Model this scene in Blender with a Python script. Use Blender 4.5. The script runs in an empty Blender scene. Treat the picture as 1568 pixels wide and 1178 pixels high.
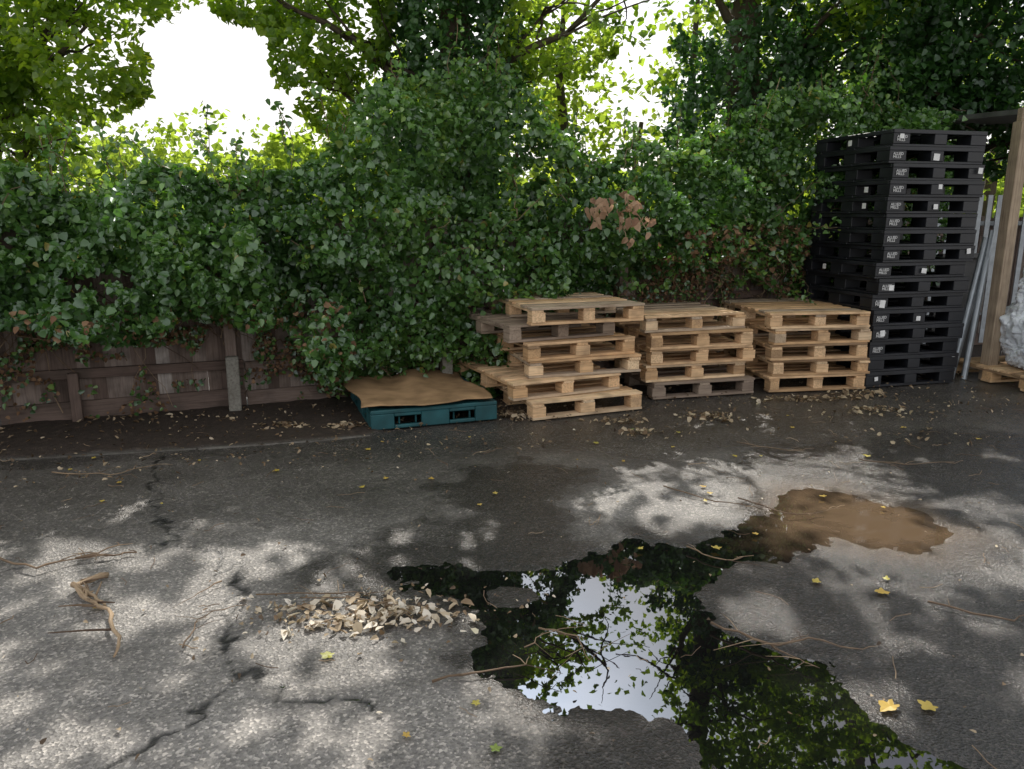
import bpy, math, numpy as np
from mathutils import Vector, Matrix
rng=np.random.default_rng(7)
scene=bpy.context.scene
COL=scene.collection
TAB=np.random.default_rng(99).random(8192)

def vn(P,scale,seed=0):
    P=np.asarray(P,dtype=float)
    if P.shape[1]==2: P=np.c_[P,np.zeros(len(P))]
    Q=P*scale+seed*17.31+1000
    I=np.floor(Q).astype(np.int64);F=Q-I;F=F*F*(3-2*F)
    r=0
    for a in (0,1):
        for b in (0,1):
            for c in (0,1):
                h=((I[:,0]+a)*73856093)^((I[:,1]+b)*19349663)^((I[:,2]+c)*83492791)^(seed*7919)
                h=(h^(h>>13))&8191
                w=(F[:,0] if a else 1-F[:,0])*(F[:,1] if b else 1-F[:,1])*(F[:,2] if c else 1-F[:,2])
                r=r+w*TAB[h]
    return r
def sstep(a,b,x):
    t=np.clip((x-a)/(b-a),0,1); return t*t*(3-2*t)

# ------------------------------------------------------------ mesh helpers
def mk(name,V,F,mat,parent=None,rnd=None,wc=None,smooth=False):
    me=bpy.data.meshes.new(name)
    V=np.asarray(V,dtype=np.float32)
    if isinstance(F,np.ndarray):
        k=F.shape[1]
        me.vertices.add(len(V)); me.vertices.foreach_set('co',V.ravel())
        me.loops.add(F.size); me.loops.foreach_set('vertex_index',F.ravel().astype(np.int32))
        me.polygons.add(len(F)); me.polygons.foreach_set('loop_start',np.arange(0,F.size,k,dtype=np.int32))
        me.polygons.foreach_set('loop_total',np.full(len(F),k,dtype=np.int32))
        me.update(calc_edges=True)
    else:
        me.from_pydata([tuple(map(float,v)) for v in V],[],F)
    if smooth: me.polygons.foreach_set('use_smooth',np.ones(len(me.polygons),dtype=bool))
    if rnd is not None:
        a=me.attributes.new('rnd','FLOAT','POINT'); a.data.foreach_set('value',np.asarray(rnd,dtype=np.float32))
    if wc is not None:
        a=me.attributes.new('wc','FLOAT_VECTOR','POINT'); a.data.foreach_set('vector',np.asarray(wc,dtype=np.float32).ravel())
    me.materials.append(mat)
    ob=bpy.data.objects.new(name,me); COL.objects.link(ob)
    if parent is not None: ob.parent=parent
    return ob
def empty(name,loc=(0,0,0),yaw=0,parent=None):
    e=bpy.data.objects.new(name,None); COL.objects.link(e); e.location=loc; e.rotation_euler=(0,0,yaw)
    e.empty_display_size=.2
    if parent: e.parent=parent
    return e
class MB:
    def __init__(s): s.V=[];s.F=[];s.R=[];s.W=[]
    def box(s,c,size,M=None,rnd=None,b=0.0):
        r=rng.random() if rnd is None else rnd
        sx,sy,sz=[q/2 for q in size]; n=len(s.V)
        L=int(np.argmax(size)); off=rng.random(3)*20
        cs=[(-1,-1,-1),(1,-1,-1),(1,1,-1),(-1,1,-1),(-1,-1,1),(1,-1,1),(1,1,1),(-1,1,1)]
        for k in cs:
            p=Vector((k[0]*sx,k[1]*sy,k[2]*sz))
            q=[p[L],p[(L+1)%3],p[(L+2)%3]]
            if M is not None: p=M@p
            s.V.append((p[0]+c[0],p[1]+c[1],p[2]+c[2])); s.R.append(r); s.W.append((q[0]+off[0],q[1]+off[1],q[2]+off[2]))
        for f in ((0,3,2,1),(4,5,6,7),(0,1,5,4),(1,2,6,5),(2,3,7,6),(3,0,4,7)): s.F.append([n+i for i in f])
    def tube(s,pts,rad,seg=7,rnd=None):
        r=rng.random() if rnd is None else rnd
        pts=[Vector(p) for p in pts]; n0=len(s.V); off=rng.random()*30; d=0
        for i,p in enumerate(pts):
            t=(pts[min(i+1,len(pts)-1)]-pts[max(i-1,0)]).normalized()
            a=t.cross(Vector((0.13,.31,1)) if abs(t.z)<.9 else Vector((1,0,.1))).normalized(); b=t.cross(a)
            if i: d+=(p-pts[i-1]).length
            for k in range(seg):
                an=2*math.pi*k/seg; rr=rad[i]*(1+.15*(TAB[(i*31+k*7)&8191]-.5))
                q=p+(a*math.cos(an)+b*math.sin(an))*rr
                s.V.append(tuple(q)); s.R.append(r); s.W.append((d+off,math.cos(an)*rad[i],math.sin(an)*rad[i]))
        for i in range(len(pts)-1):
            for k in range(seg):
                k2=(k+1)%seg
                s.F.append([n0+i*seg+k,n0+i*seg+k2,n0+(i+1)*seg+k2,n0+(i+1)*seg+k])
        s.F.append([n0+k for k in range(seg)][::-1]); m=n0+(len(pts)-1)*seg; s.F.append([m+k for k in range(seg)])
    def build(s,name,mat,parent=None,smooth=False,bevel=0):
        o=mk(name,s.V,s.F,mat,parent,s.R,s.W,smooth)
        if bevel:
            m=o.modifiers.new('bevel','BEVEL'); m.width=bevel; m.segments=1; m.limit_method='ANGLE'
        return o
def wig(p0,p1,n,amp,r):
    p0=np.array(p0,float);p1=np.array(p1,float); out=[]
    d=np.zeros(3)
    for i in range(n+1):
        t=i/n
        d=d*.7+r.normal(0,amp,3)*(0 if i in(0,) else 1)
        out.append(p0*(1-t)+p1*t+d)
    return out

TPL=np.array([(0,0,0),(.18,-.42,.07),(.6,-.33,.07),(1,0,-.06),(.6,.33,.07),(.18,.42,.07)])
TPL4=np.array([(0,0,0),(.42,-.44,.08),(1,0,-.05),(.42,.44,.08)])
def leafmesh(name,P,size,rnd,mat,parent=None,nb=(0,-.6,.5),tb=(0,0,-.6),spread=1.0,simple=False,wid=1.0):
    N=len(P); P=np.asarray(P); tpl=TPL4 if simple else TPL
    n=rng.normal(0,spread,(N,3))*.6+np.array(nb); n/=np.linalg.norm(n,axis=1)[:,None]+1e-9
    t=rng.normal(0,1,(N,3))*.6+np.array(tb); t-=n*(t*n).sum(1)[:,None]; t/=np.linalg.norm(t,axis=1)[:,None]+1e-9
    b=np.cross(n,t); s=np.asarray(size)[:,None,None]
    curl=rng.uniform(.3,2.2,(N,1,1)); wd_=wid*rng.uniform(.75,1.1,(N,1,1))
    V=P[:,None,:]+s*((tpl[None,:,0:1]-.4)*t[:,None]+wd_*tpl[None,:,1:2]*b[:,None]+curl*tpl[None,:,2:3]*n[:,None])
    k=len(tpl); base=np.arange(N)[:,None]*k
    F=base+np.array([[0,1,2,3]]) if simple else np.concatenate([base+np.array([[0,1,2,3]]),base+np.array([[0,3,4,5]])],0)
    return mk(name,V.reshape(-1,3),F.astype(np.int32),mat,parent,np.repeat(rnd,k))

# ------------------------------------------------------------ materials
def newmat(name):
    m=bpy.data.materials.new(name); m.use_nodes=True; nt=m.node_tree; nt.nodes.clear()
    return m,nt,nt.nodes,nt.links
def N_(nt,t,**k):
    n=nt.nodes.new(t)
    for a,b in k.items(): setattr(n,a,b)
    return n
def ramp(nt,stops):
    r=nt.nodes.new('ShaderNodeValToRGB'); e=r.color_ramp.elements
    while len(e)<len(stops): e.new(.5)
    for x,(p,c) in zip(e,stops):
        x.position=p; x.color=(*c,1) if len(c)==3 else c
    return r
def leafmat(name,stops,trans=.4,tcol=(1.5,1.6,.6),rough=.42,gloss=.06):
    m,nt,n,l=newmat(name)
    at=N_(nt,'ShaderNodeAttribute',attribute_name='rnd')
    r=ramp(nt,stops); l.new(at.outputs['Fac'],r.inputs[0])
    p=N_(nt,'ShaderNodeBsdfDiffuse'); l.new(r.outputs[0],p.inputs[0])
    mu=N_(nt,'ShaderNodeMixRGB',blend_type='MULTIPLY'); mu.inputs[0].default_value=1; mu.inputs[2].default_value=(*tcol,1)
    l.new(r.outputs[0],mu.inputs[1])
    tr=N_(nt,'ShaderNodeBsdfTranslucent'); l.new(mu.outputs[0],tr.inputs[0])
    mx=N_(nt,'ShaderNodeMixShader'); mx.inputs[0].default_value=trans
    l.new(p.outputs[0],mx.inputs[1]); l.new(tr.outputs[0],mx.inputs[2])
    last=mx
    if gloss:
        g=N_(nt,'ShaderNodeBsdfGlossy'); g.inputs['Roughness'].default_value=rough; g.inputs[0].default_value=(.9,.95,1,1)
        m2=N_(nt,'ShaderNodeMixShader'); m2.inputs[0].default_value=gloss; l.new(mx.outputs[0],m2.inputs[1]); l.new(g.outputs[0],m2.inputs[2]); last=m2
    o=N_(nt,'ShaderNodeOutputMaterial'); l.new(last.outputs[0],o.inputs[0])
    return m
IVY=leafmat('ivy_leaf',[(0,(.032,.08,.022)),(.45,(.07,.165,.036)),(.8,(.13,.25,.05)),(.93,(.24,.35,.065)),(.97,(.34,.28,.06)),(1,(.2,.12,.06))],.32,(1.5,1.7,.5),.4,.08)
DARKIVY=leafmat('dark_ivy_leaf',[(0,(.02,.06,.016)),(.6,(.045,.12,.03)),(1,(.1,.2,.045))],.3,(1.5,1.7,.5))
TREE=leafmat('tree_leaf',[(0,(.08,.15,.03)),(.5,(.16,.26,.045)),(.9,(.25,.34,.06)),(1,(.34,.33,.06))],.6,(2.2,2.1,.5),.4,.04)
DIST=leafmat('distant_leaf',[(0,(.13,.19,.05)),(.5,(.2,.29,.075)),(1,(.29,.36,.09))],.55,(2.1,2.0,.65),.6,0)
DEADIVY=leafmat('dead_leaf',[(0,(.10,.06,.035)),(.5,(.22,.13,.08)),(1,(.38,.25,.15))],.2,(1.1,1,.9),.7,0)
WITHER=leafmat('withered_leaf',[(0,(.3,.18,.12)),(1,(.55,.38,.26))],.3,(1.1,1,.9),.7,0)
LITTER=leafmat('litter_leaf',[(0,(.07,.045,.025)),(.35,(.2,.13,.07)),(.7,(.5,.4,.27)),(.88,(.8,.74,.64)),(.9,(.5,.42,.05)),(1,(.6,.45,.05))],.15,(1,1,.8),.65,.03)
YELLOW=leafmat('yellow_leaf',[(0,(.2,.3,.05)),(.3,(.5,.4,.06)),(1,(.58,.37,.07))],.2,(1,1,.7),.5)

def grainmat(name,stops,scale=(1.5,28,28),rough=.75,bump=.35,dirt=(.08,.06,.045),dirtamt=.35):
    m,nt,n,l=newmat(name)
    at=N_(nt,'ShaderNodeAttribute',attribute_name='rnd'); aw=N_(nt,'ShaderNodeAttribute',attribute_name='wc')
    mp=N_(nt,'ShaderNodeMapping'); mp.inputs['Scale'].default_value=scale; l.new(aw.outputs['Vector'],mp.inputs[0])
    nz=N_(nt,'ShaderNodeTexNoise'); nz.inputs['Scale'].default_value=2.5; nz.inputs['Detail'].default_value=5; nz.inputs['Roughness'].default_value=.65
    l.new(mp.outputs[0],nz.inputs['Vector'])
    r=ramp(nt,stops); l.new(at.outputs['Fac'],r.inputs[0])
    g=ramp(nt,[(.3,(.5,.45,.42)),(.55,(1,1,1)),(.8,(1.15,1.1,1.05))]); l.new(nz.outputs[0],g.inputs[0])
    mu=N_(nt,'ShaderNodeMixRGB',blend_type='MULTIPLY'); mu.inputs[0].default_value=.8
    l.new(r.outputs[0],mu.inputs[1]); l.new(g.outputs[0],mu.inputs[2])
    n2=N_(nt,'ShaderNodeTexNoise'); n2.inputs['Scale'].default_value=6; n2.inputs['Detail'].default_value=4; l.new(aw.outputs['Vector'],n2.inputs['Vector'])
    r2=ramp(nt,[(.45,(0,0,0)),(.7,(1,1,1))]); l.new(n2.outputs[0],r2.inputs[0])
    sc=N_(nt,'ShaderNodeMath',operation='MULTIPLY'); sc.inputs[1].default_value=dirtamt; l.new(r2.outputs[0],sc.inputs[0])
    m2=N_(nt,'ShaderNodeMixRGB'); m2.inputs[2].default_value=(*dirt,1); l.new(sc.outputs[0],m2.inputs[0]); l.new(mu.outputs[0],m2.inputs[1])
    p=N_(nt,'ShaderNodeBsdfPrincipled'); p.inputs['Roughness'].default_value=rough; p.inputs['Specular IOR Level'].default_value=.25
    l.new(m2.outputs[0],p.inputs['Base Color'])
    b=N_(nt,'ShaderNodeBump'); b.inputs['Strength'].default_value=bump; b.inputs['Distance'].default_value=.004
    l.new(nz.outputs[0],b.inputs['Height']); l.new(b.outputs[0],p.inputs['Normal'])
    o=N_(nt,'ShaderNodeOutputMaterial'); l.new(p.outputs[0],o.inputs[0]); return m
PINE=grainmat('pallet_pine',[(0,(.36,.24,.14)),(.2,(.63,.4,.21)),(.6,(.78,.53,.31)),(.85,(.84,.62,.39)),(1,(.48,.38,.28))],dirtamt=.5,dirt=(.17,.11,.07))
OLDPINE=grainmat('weathered_pine',[(0,(.2,.15,.12)),(1,(.38,.3,.23))])
FENCEW=grainmat('weathered_fence_wood',[(0,(.13,.09,.075)),(.5,(.22,.165,.14)),(.8,(.32,.26,.23)),(1,(.52,.47,.44))],dirtamt=.6,dirt=(.06,.047,.038))
POSTW=grainmat('post_timber',[(0,(.34,.26,.19)),(1,(.45,.36,.26))],dirtamt=.3)
BARK=grainmat('bark',[(0,(.05,.04,.03)),(1,(.11,.085,.06))],scale=(4,20,20),bump=.8)
STICK=grainmat('dry_twig',[(0,(.10,.065,.045)),(.6,(.24,.17,.11)),(1,(.42,.31,.2))],scale=(6,40,40))
CONC=grainmat('concrete',[(0,(.24,.23,.2)),(1,(.36,.34,.3))],scale=(20,20,20),dirtamt=.4)
KERBM=grainmat('kerb_concrete',[(0,(.09,.085,.075)),(1,(.17,.16,.145))],scale=(20,20,20),dirtamt=.7,dirt=(.04,.033,.027))
def plain(name,col,rough=.5,metal=0,nscale=8,var=.35,bump=.1,spec=.5):
    m,nt,n,l=newmat(name)
    tc=N_(nt,'ShaderNodeTexCoord'); nz=N_(nt,'ShaderNodeTexNoise'); nz.inputs['Scale'].default_value=nscale; nz.inputs['Detail'].default_value=6
    l.new(tc.outputs['Object'],nz.inputs['Vector'])
    c=ramp(nt,[(.3,tuple(x*(1-var) for x in col)),(.7,tuple(min(1,x*(1+var)) for x in col))]); l.new(nz.outputs[0],c.inputs[0])
    p=N_(nt,'ShaderNodeBsdfPrincipled'); p.inputs['Metallic'].default_value=metal; p.inputs['Specular IOR Level'].default_value=spec
    l.new(c.outputs[0],p.inputs['Base Color'])
    rr=N_(nt,'ShaderNodeMapRange'); rr.inputs['To Min'].default_value=max(0,rough-.12); rr.inputs['To Max'].default_value=rough+.15
    l.new(nz.outputs[0],rr.inputs[0]); l.new(rr.outputs[0],p.inputs['Roughness'])
    b=N_(nt,'ShaderNodeBump'); b.inputs['Strength'].default_value=bump; b.inputs['Distance'].default_value=.005; l.new(nz.outputs[0],b.inputs['Height']); l.new(b.outputs[0],p.inputs['Normal'])
    o=N_(nt,'ShaderNodeOutputMaterial'); l.new(p.outputs[0],o.inputs[0]); return m
BLACKP=plain('black_plastic',(.013,.014,.018),.42,0,5,.5)
GREENP=plain('teal_plastic',(.012,.075,.085),.45,0,6,.4)
CARD=plain('cardboard',(.33,.21,.115),.85,0,5,.35,.3,.15)
LABEL=plain('white_label',(.75,.75,.75),.5,0,20,.1)
STEEL=plain('galvanised_steel',(.35,.38,.41),.45,.7,12,.2)
WRAP=plain('clear_plastic_wrap',(.6,.63,.68),.18,0,9,.4,.6)
BLUE=plain('blue_plastic',(.03,.2,.55),.25,0,9,.3,.5)
GREYROOF=plain('roof_sheet',(.1,.1,.1),.7,0,6,.3)

# ------------------------------------------------------------ world + sun + camera
SUN_EL=math.radians(43); AZ=math.radians(-3)
S=Vector((math.sin(AZ)*math.cos(SUN_EL),math.cos(AZ)*math.cos(SUN_EL),math.sin(SUN_EL)))
w=bpy.data.worlds.new('World'); scene.world=w; w.use_nodes=True; nt=w.node_tree; nt.nodes.clear()
sk=nt.nodes.new('ShaderNodeTexSky'); sk.sky_type='NISHITA'; sk.sun_disc=False; sk.sun_elevation=SUN_EL; sk.sun_rotation=AZ; sk.air_density=1.0; sk.dust_density=2.5; sk.ozone_density=1
tc=nt.nodes.new('ShaderNodeTexCoord'); nz=nt.nodes.new('ShaderNodeTexNoise'); nz.inputs['Scale'].default_value=2.6; nz.inputs['Detail'].default_value=5
nt.links.new(tc.outputs['Generated'],nz.inputs['Vector'])
cr=ramp(nt,[(.36,(0,0,0)),(.56,(1,1,1))]); nt.links.new(nz.outputs[0],cr.inputs[0])
mxw=nt.nodes.new('ShaderNodeMixRGB'); mxw.inputs[2].default_value=(8.7,8.5,8.3,1)
nt.links.new(cr.outputs[0],mxw.inputs[0]); nt.links.new(sk.outputs[0],mxw.inputs[1])
vd=nt.nodes.new('ShaderNodeVectorMath'); vd.operation='DOT_PRODUCT'; vd.inputs[1].default_value=S; nt.links.new(tc.outputs['Generated'],vd.inputs[0])
mxm=nt.nodes.new('ShaderNodeMath'); mxm.operation='MAXIMUM'; mxm.inputs[1].default_value=0; nt.links.new(vd.outputs['Value'],mxm.inputs[0])
pw=nt.nodes.new('ShaderNodeMath'); pw.operation='POWER'; pw.inputs[1].default_value=40; nt.links.new(mxm.outputs[0],pw.inputs[0])
ml=nt.nodes.new('ShaderNodeVectorMath'); ml.operation='SCALE'; ml.inputs[0].default_value=(50,58,72); nt.links.new(pw.outputs[0],ml.inputs['Scale'])
ad=nt.nodes.new('ShaderNodeVectorMath'); ad.operation='ADD'; nt.links.new(mxw.outputs[0],ad.inputs[0]); nt.links.new(ml.outputs[0],ad.inputs[1])
bg=nt.nodes.new('ShaderNodeBackground'); bg.inputs[1].default_value=.15; ow=nt.nodes.new('ShaderNodeOutputWorld')
nt.links.new(ad.outputs[0],bg.inputs[0]); nt.links.new(bg.outputs[0],ow.inputs[0])
sd=bpy.data.lights.new('sun','SUN'); sd.energy=5; sd.angle=math.radians(.5); sd.color=(1,.95,.87)
so=bpy.data.objects.new('sun',sd); COL.objects.link(so); so.rotation_euler=S.to_track_quat('Z','Y').to_euler(); so.location=(0,0,20)
cd=bpy.data.cameras.new('camera'); co=bpy.data.objects.new('camera',cd); COL.objects.link(co)
cd.lens=26.7; cd.sensor_width=36; cd.clip_end=2000; cd.clip_start=.05
co.location=(0,0,1.6); co.rotation_euler=(math.radians(90-12.6),0,0); scene.camera=co
scene.view_settings.view_transform='Standard'

# ------------------------------------------------------------ ground
def seg_dist(P,pts,closed=False):
    d=np.full(len(P),1e9); k=len(pts)
    for i in range(k if closed else k-1):
        a=np.array(pts[i]);b=np.array(pts[(i+1)%k]); ab=b-a
        t=np.clip(((P-a)@ab)/(ab@ab),0,1)
        d=np.minimum(d,np.hypot(*(P-a-t[:,None]*ab).T))
    return d
def sdf(P,poly):
    d=seg_dist(P,poly,True); ins=np.zeros(len(P),bool); k=len(poly)
    for i in range(k):
        x1,y1=poly[i];x2,y2=poly[(i+1)%k]
        if y1==y2: continue
        c=((y1>P[:,1])!=(y2>P[:,1]))&(P[:,0]<(x2-x1)*(P[:,1]-y1)/(y2-y1)+x1); ins^=c
    return np.where(ins,-d,d)
PUD=[(-.56,3.27),(-.38,3.3),(-.19,3.19),(0,3.2),(.2,3.25),(.4,3.38),(.6,3.5),(.86,3.52),(1.15,3.64),(1.45,3.9),(1.6,4.05),(1.7,3.7),(1.35,3.42),(1.0,3.25),(.8,3.02),(.82,2.74),(.98,2.53),(1.14,2.41),(1.17,2.17),(1.3,1.94),(1.35,1.5),(.5,1.5),(.63,2.02),(.49,2.2),(.34,2.25),(.14,2.2),(.01,2.32),(-.1,2.55),(-.13,2.88),(-.42,3.13)]
MUD=[(1.62,4.3),(1.95,4.25),(2.2,3.95),(2.3,3.65),(2.05,3.45),(1.8,3.5),(1.6,3.66),(1.5,3.95)]
WET=[(-.7,3.3),(-.35,3.75),(-.4,4.3),(-.2,4.7),(.4,4.9),(.5,4.4),(.5,3.8),(1.2,3.8),(1.5,4.4),(1.5,5.2),(2.6,5.5),(4.0,5.6),(3.6,4.3),(2.9,3.9),(2.6,3.6),(2.2,3.2),(2.6,2.6),(3,1.2),(.3,1.2),(.1,2.15),(-.2,2.5),(-.3,2.9)]
CRACK=[(-2.4,4.9),(-2.33,4.64),(-2.2,4.4),(-1.98,3.98),(-1.85,3.8),(-1.69,3.55),(-1.5,3.45),(-1.37,3.35),(-1.18,3.06),(-1.17,2.9),(-1.11,2.7),(-1.05,2.55),(-.93,2.39),(-.74,2.28),(-.6,2.3),(-.45,2.25)]
CRACK2=[(-.93,2.39),(-1.0,2.2),(-1.15,2.05),(-1.25,1.85)]
CRACK3=[(-1.69,3.55),(-2.0,3.3),(-2.5,3.2),(-3,3.0)]
KERB=[(-9,3.6),(-5.2,4.45),(-3.42,4.84),(-2.2,5.09),(-1.48,5.27),(-1.05,5.42)]
SOIL=[(-30,-1),(-9,3.6),(-5.2,4.45),(-3.42,4.84),(-2.2,5.09),(-1.48,5.27),(-1.05,5.42),(-.7,5.95),(.2,6.4),(1.2,6.8),(2.3,7.2),(3.4,7.6),(5,8),(30,16),(30,60),(-30,60)]
def grow(a,end,s0,g=1.25):
    out=[];x=a;s=s0*g
    while abs(x-a)<abs(end-a):
        x=x+np.sign(end-a)*s; s*=g; out.append(x)
    return out
fx=np.arange(-4.2,4.2,.015); fy=np.arange(1.5,5.5,.015); fy2=np.arange(5.5,8,.06)
gx=np.array(sorted(grow(-4.2,-400,.02))+list(fx)+grow(fx[-1],400,.02))
gy=np.array(sorted(grow(1.5,-400,.03))+list(fy)+list(fy2)+grow(fy2[-1],400,.08))
GX,GY=np.meshgrid(gx,gy); P2=np.c_[GX.ravel(),GY.ravel()]
near=(np.abs(P2[:,0])<12)&(P2[:,1]<14)&(P2[:,1]>-4)
n1=vn(P2,6,1)*.6+vn(P2,17,2)*.4; n2=vn(P2,1.1,3); n3=vn(P2,45,4)
pd=sdf(P2,PUD)+(vn(P2,5,5)-.5)*.13+(vn(P2,16,6)-.5)*.09+(vn(P2,40,16)-.5)*.05
isl=np.hypot((P2[:,0]-.0)/1.1,(P2[:,1]-3.0)/.9)-.11+(n1-.5)*.1
pd=np.maximum(pd,-isl)
md=sdf(P2,MUD)+(n1-.5)*.22
wd=sdf(P2,WET)+(vn(P2,2.2,7)-.5)*.5+(vn(P2,7,8)-.5)*.35+(vn(P2,20,18)-.5)*.15
sdm=sdf(P2,SOIL)+(vn(P2,7,9)-.5)*.05
rel=(n1-.5)*.005+(n3-.5)*.003
sh=sstep(-.1,.09,np.minimum(pd,md))
Z=-.02*(1-sh)+np.maximum(rel,-.003)*sh+(n3-.5)*.002
soil=sstep(.02,-.03,sdm); soil[~near]=(P2[~near,1]>.38*P2[~near,0]+6.5)
Z=Z+soil*(.012+.02*vn(P2,9,11))*near
wp2=P2+np.c_[(vn(P2,14,12)-.5),(vn(P2,14,13)-.5)]*.12+np.c_[(vn(P2,40,12)-.5),(vn(P2,40,13)-.5)]*.03
ck=np.minimum(seg_dist(wp2,CRACK),np.minimum(seg_dist(wp2,CRACK2),seg_dist(wp2,CRACK3)+.003)+.002)
crack=sstep(.0165,.005,ck-(vn(P2,18,14)-.5)*.014)
Z=Z-crack*.006
wet=np.maximum(sstep(.3,-.16,wd),sstep(.2,-.03,pd))
wet=np.maximum(wet,.5*sstep(.55,.85,vn(P2,1.3,15)))
wet=np.maximum(wet,.85*sstep(.7,.1,np.abs(sdm)+.4*(n1-.5))*(P2[:,0]<.8))
wet=np.maximum(wet,.82*sstep(4.4,5.3,P2[:,1]+(n2-.5)*1.0))  # far and middle bands darkened: damp plus shade put into the colour
wet=np.maximum(wet,.62*sstep(3.3,4.1,P2[:,1]-.1*P2[:,0]+(n2-.5)*1.3+(n1-.5)*.4))
sunlit_dry=sstep(1.2,.5,np.hypot((P2[:,0]-.85)/.55,(P2[:,1]-4.15)/.4)+(n1-.5)*.7); wet=wet*(1-.6*sunlit_dry)  # paler ellipse under a sun patch: sunlight put into the colour as dryness
nx,ny=len(gx),len(gy); idx=np.arange(nx*ny).reshape(ny,nx)
F=np.stack([idx[:-1,:-1],idx[:-1,1:],idx[1:,1:],idx[1:,:-1]],-1).reshape(-1,4)
m,nt,n,l=newmat('asphalt')
def attr(a): return N_(nt,'ShaderNodeAttribute',attribute_name=a).outputs['Fac']
geo=N_(nt,'ShaderNodeNewGeometry'); pos=geo.outputs['Position']
def noise(s,d=5,r=.6):
    z=N_(nt,'ShaderNodeTexNoise'); z.inputs['Scale'].default_value=s; z.inputs['Detail'].default_value=d; z.inputs['Roughness'].default_value=r; l.new(pos,z.inputs['Vector']); return z.outputs[0]
def mixc(f,a,b,bt='MIX'):
    x=N_(nt,'ShaderNodeMixRGB',blend_type=bt)
    for k,v in zip((0,1,2),(f,a,b)):
        if hasattr(v,'is_linked'): l.new(v,x.inputs[k])
        else: x.inputs[k].default_value=v if k==0 else (*v,1)
    return x.outputs[0]
big=ramp(nt,[(.3,(.14,.13,.12)),(.7,(.31,.29,.268))]); l.new(noise(1.7,7,.65),big.inputs[0])
vo=N_(nt,'ShaderNodeTexVoronoi'); vo.inputs['Scale'].default_value=110; l.new(pos,vo.inputs['Vector'])
sp=ramp(nt,[(0,(.5,.5,.5)),(.5,(.9,.9,.9)),(.8,(1.15,1.15,1.13)),(.96,(2.2,2.15,2.1))])
sepc=N_(nt,'ShaderNodeSeparateColor'); l.new(vo.outputs['Color'],sepc.inputs[0]); l.new(sepc.outputs[0],sp.inputs[0])
base=mixc(.85,big.outputs[0],sp.outputs[0],'MULTIPLY')
wet_shade_c=mixc(1.0,base,(.17,.16,.155),'MULTIPLY')
c1=mixc(attr('wet'),base,wet_shade_c)
soilr=ramp(nt,[(.35,(.022,.015,.011)),(.6,(.05,.035,.026)),(.75,(.12,.085,.06))]); l.new(noise(26,8,.7),soilr.inputs[0])
c2=mixc(attr('soil'),c1,soilr.outputs[0])
c3=mixc(attr('mud'),c2,(.12,.083,.052))
c4=mixc(attr('crack'),c3,(.012,.011,.01))
p=N_(nt,'ShaderNodeBsdfPrincipled'); l.new(c4,p.inputs['Base Color'])
rr=N_(nt,'ShaderNodeMapRange'); rr.inputs['To Min'].default_value=.5; rr.inputs['To Max'].default_value=.2; l.new(attr('wet'),rr.inputs[0])
dr=N_(nt,'ShaderNodeMath',operation='MAXIMUM'); sm=N_(nt,'ShaderNodeMath',operation='MULTIPLY'); sm.inputs[1].default_value=.75; l.new(attr('soil'),sm.inputs[0])
l.new(rr.outputs[0],dr.inputs[0]); l.new(sm.outputs[0],dr.inputs[1]); l.new(dr.outputs[0],p.inputs['Roughness'])
hh=N_(nt,'ShaderNodeMath',operation='ADD'); l.new(vo.outputs['Distance'],hh.inputs[0]); l.new(noise(160,3),hh.inputs[1])
b=N_(nt,'ShaderNodeBump'); b.inputs['Strength'].default_value=.7; b.inputs['Distance'].default_value=.006; l.new(hh.outputs[0],b.inputs['Height']); l.new(b.outputs[0],p.inputs['Normal'])
o=N_(nt,'ShaderNodeOutputMaterial'); l.new(p.outputs[0],o.inputs[0])
ASPH=m
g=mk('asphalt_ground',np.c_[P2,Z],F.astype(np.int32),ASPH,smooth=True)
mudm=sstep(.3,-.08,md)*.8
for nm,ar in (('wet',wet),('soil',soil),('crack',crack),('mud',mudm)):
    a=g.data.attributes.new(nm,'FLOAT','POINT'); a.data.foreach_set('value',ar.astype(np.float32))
# one sheet of standing water; it turns silty brown towards the shallow right-hand end
m,nt,n,l=newmat('puddle_water')
p=N_(nt,'ShaderNodeBsdfPrincipled'); p.inputs['Roughness'].default_value=.01; p.inputs['IOR'].default_value=1.5; p.inputs['Specular IOR Level'].default_value=.9
ge=N_(nt,'ShaderNodeNewGeometry')
z=N_(nt,'ShaderNodeTexNoise'); z.inputs['Scale'].default_value=14; l.new(ge.outputs['Position'],z.inputs['Vector'])
b=N_(nt,'ShaderNodeBump'); b.inputs['Strength'].default_value=.04; b.inputs['Distance'].default_value=.002; l.new(z.outputs[0],b.inputs['Height']); l.new(b.outputs[0],p.inputs['Normal'])
ds=N_(nt,'ShaderNodeVectorMath',operation='DISTANCE'); ds.inputs[1].default_value=(1.95,3.85,0); l.new(ge.outputs['Position'],ds.inputs[0])
z2=N_(nt,'ShaderNodeTexNoise'); z2.inputs['Scale'].default_value=5; z2.inputs['Detail'].default_value=5; l.new(ge.outputs['Position'],z2.inputs['Vector'])
am=N_(nt,'ShaderNodeMath',operation='ADD'); l.new(ds.outputs['Value'],am.inputs[0]); l.new(z2.outputs[0],am.inputs[1])
rm=ramp(nt,[(.46,(.125,.085,.052)),(.66,(.055,.038,.024)),(.9,(.006,.006,.006))])
mr=N_(nt,'ShaderNodeMath',operation='MULTIPLY'); mr.inputs[1].default_value=.62; l.new(am.outputs[0],mr.inputs[0]); l.new(mr.outputs[0],rm.inputs[0]); l.new(rm.outputs[0],p.inputs['Base Color'])
o=N_(nt,'ShaderNodeOutputMaterial'); l.new(p.outputs[0],o.inputs[0])
mk('puddle',[(-.85,1.3,-.0065),(2.6,1.3,-.0065),(2.6,4.6,-.0065),(-.85,4.6,-.0065)],[[0,1,2,3]],m)
kb=MB()
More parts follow.
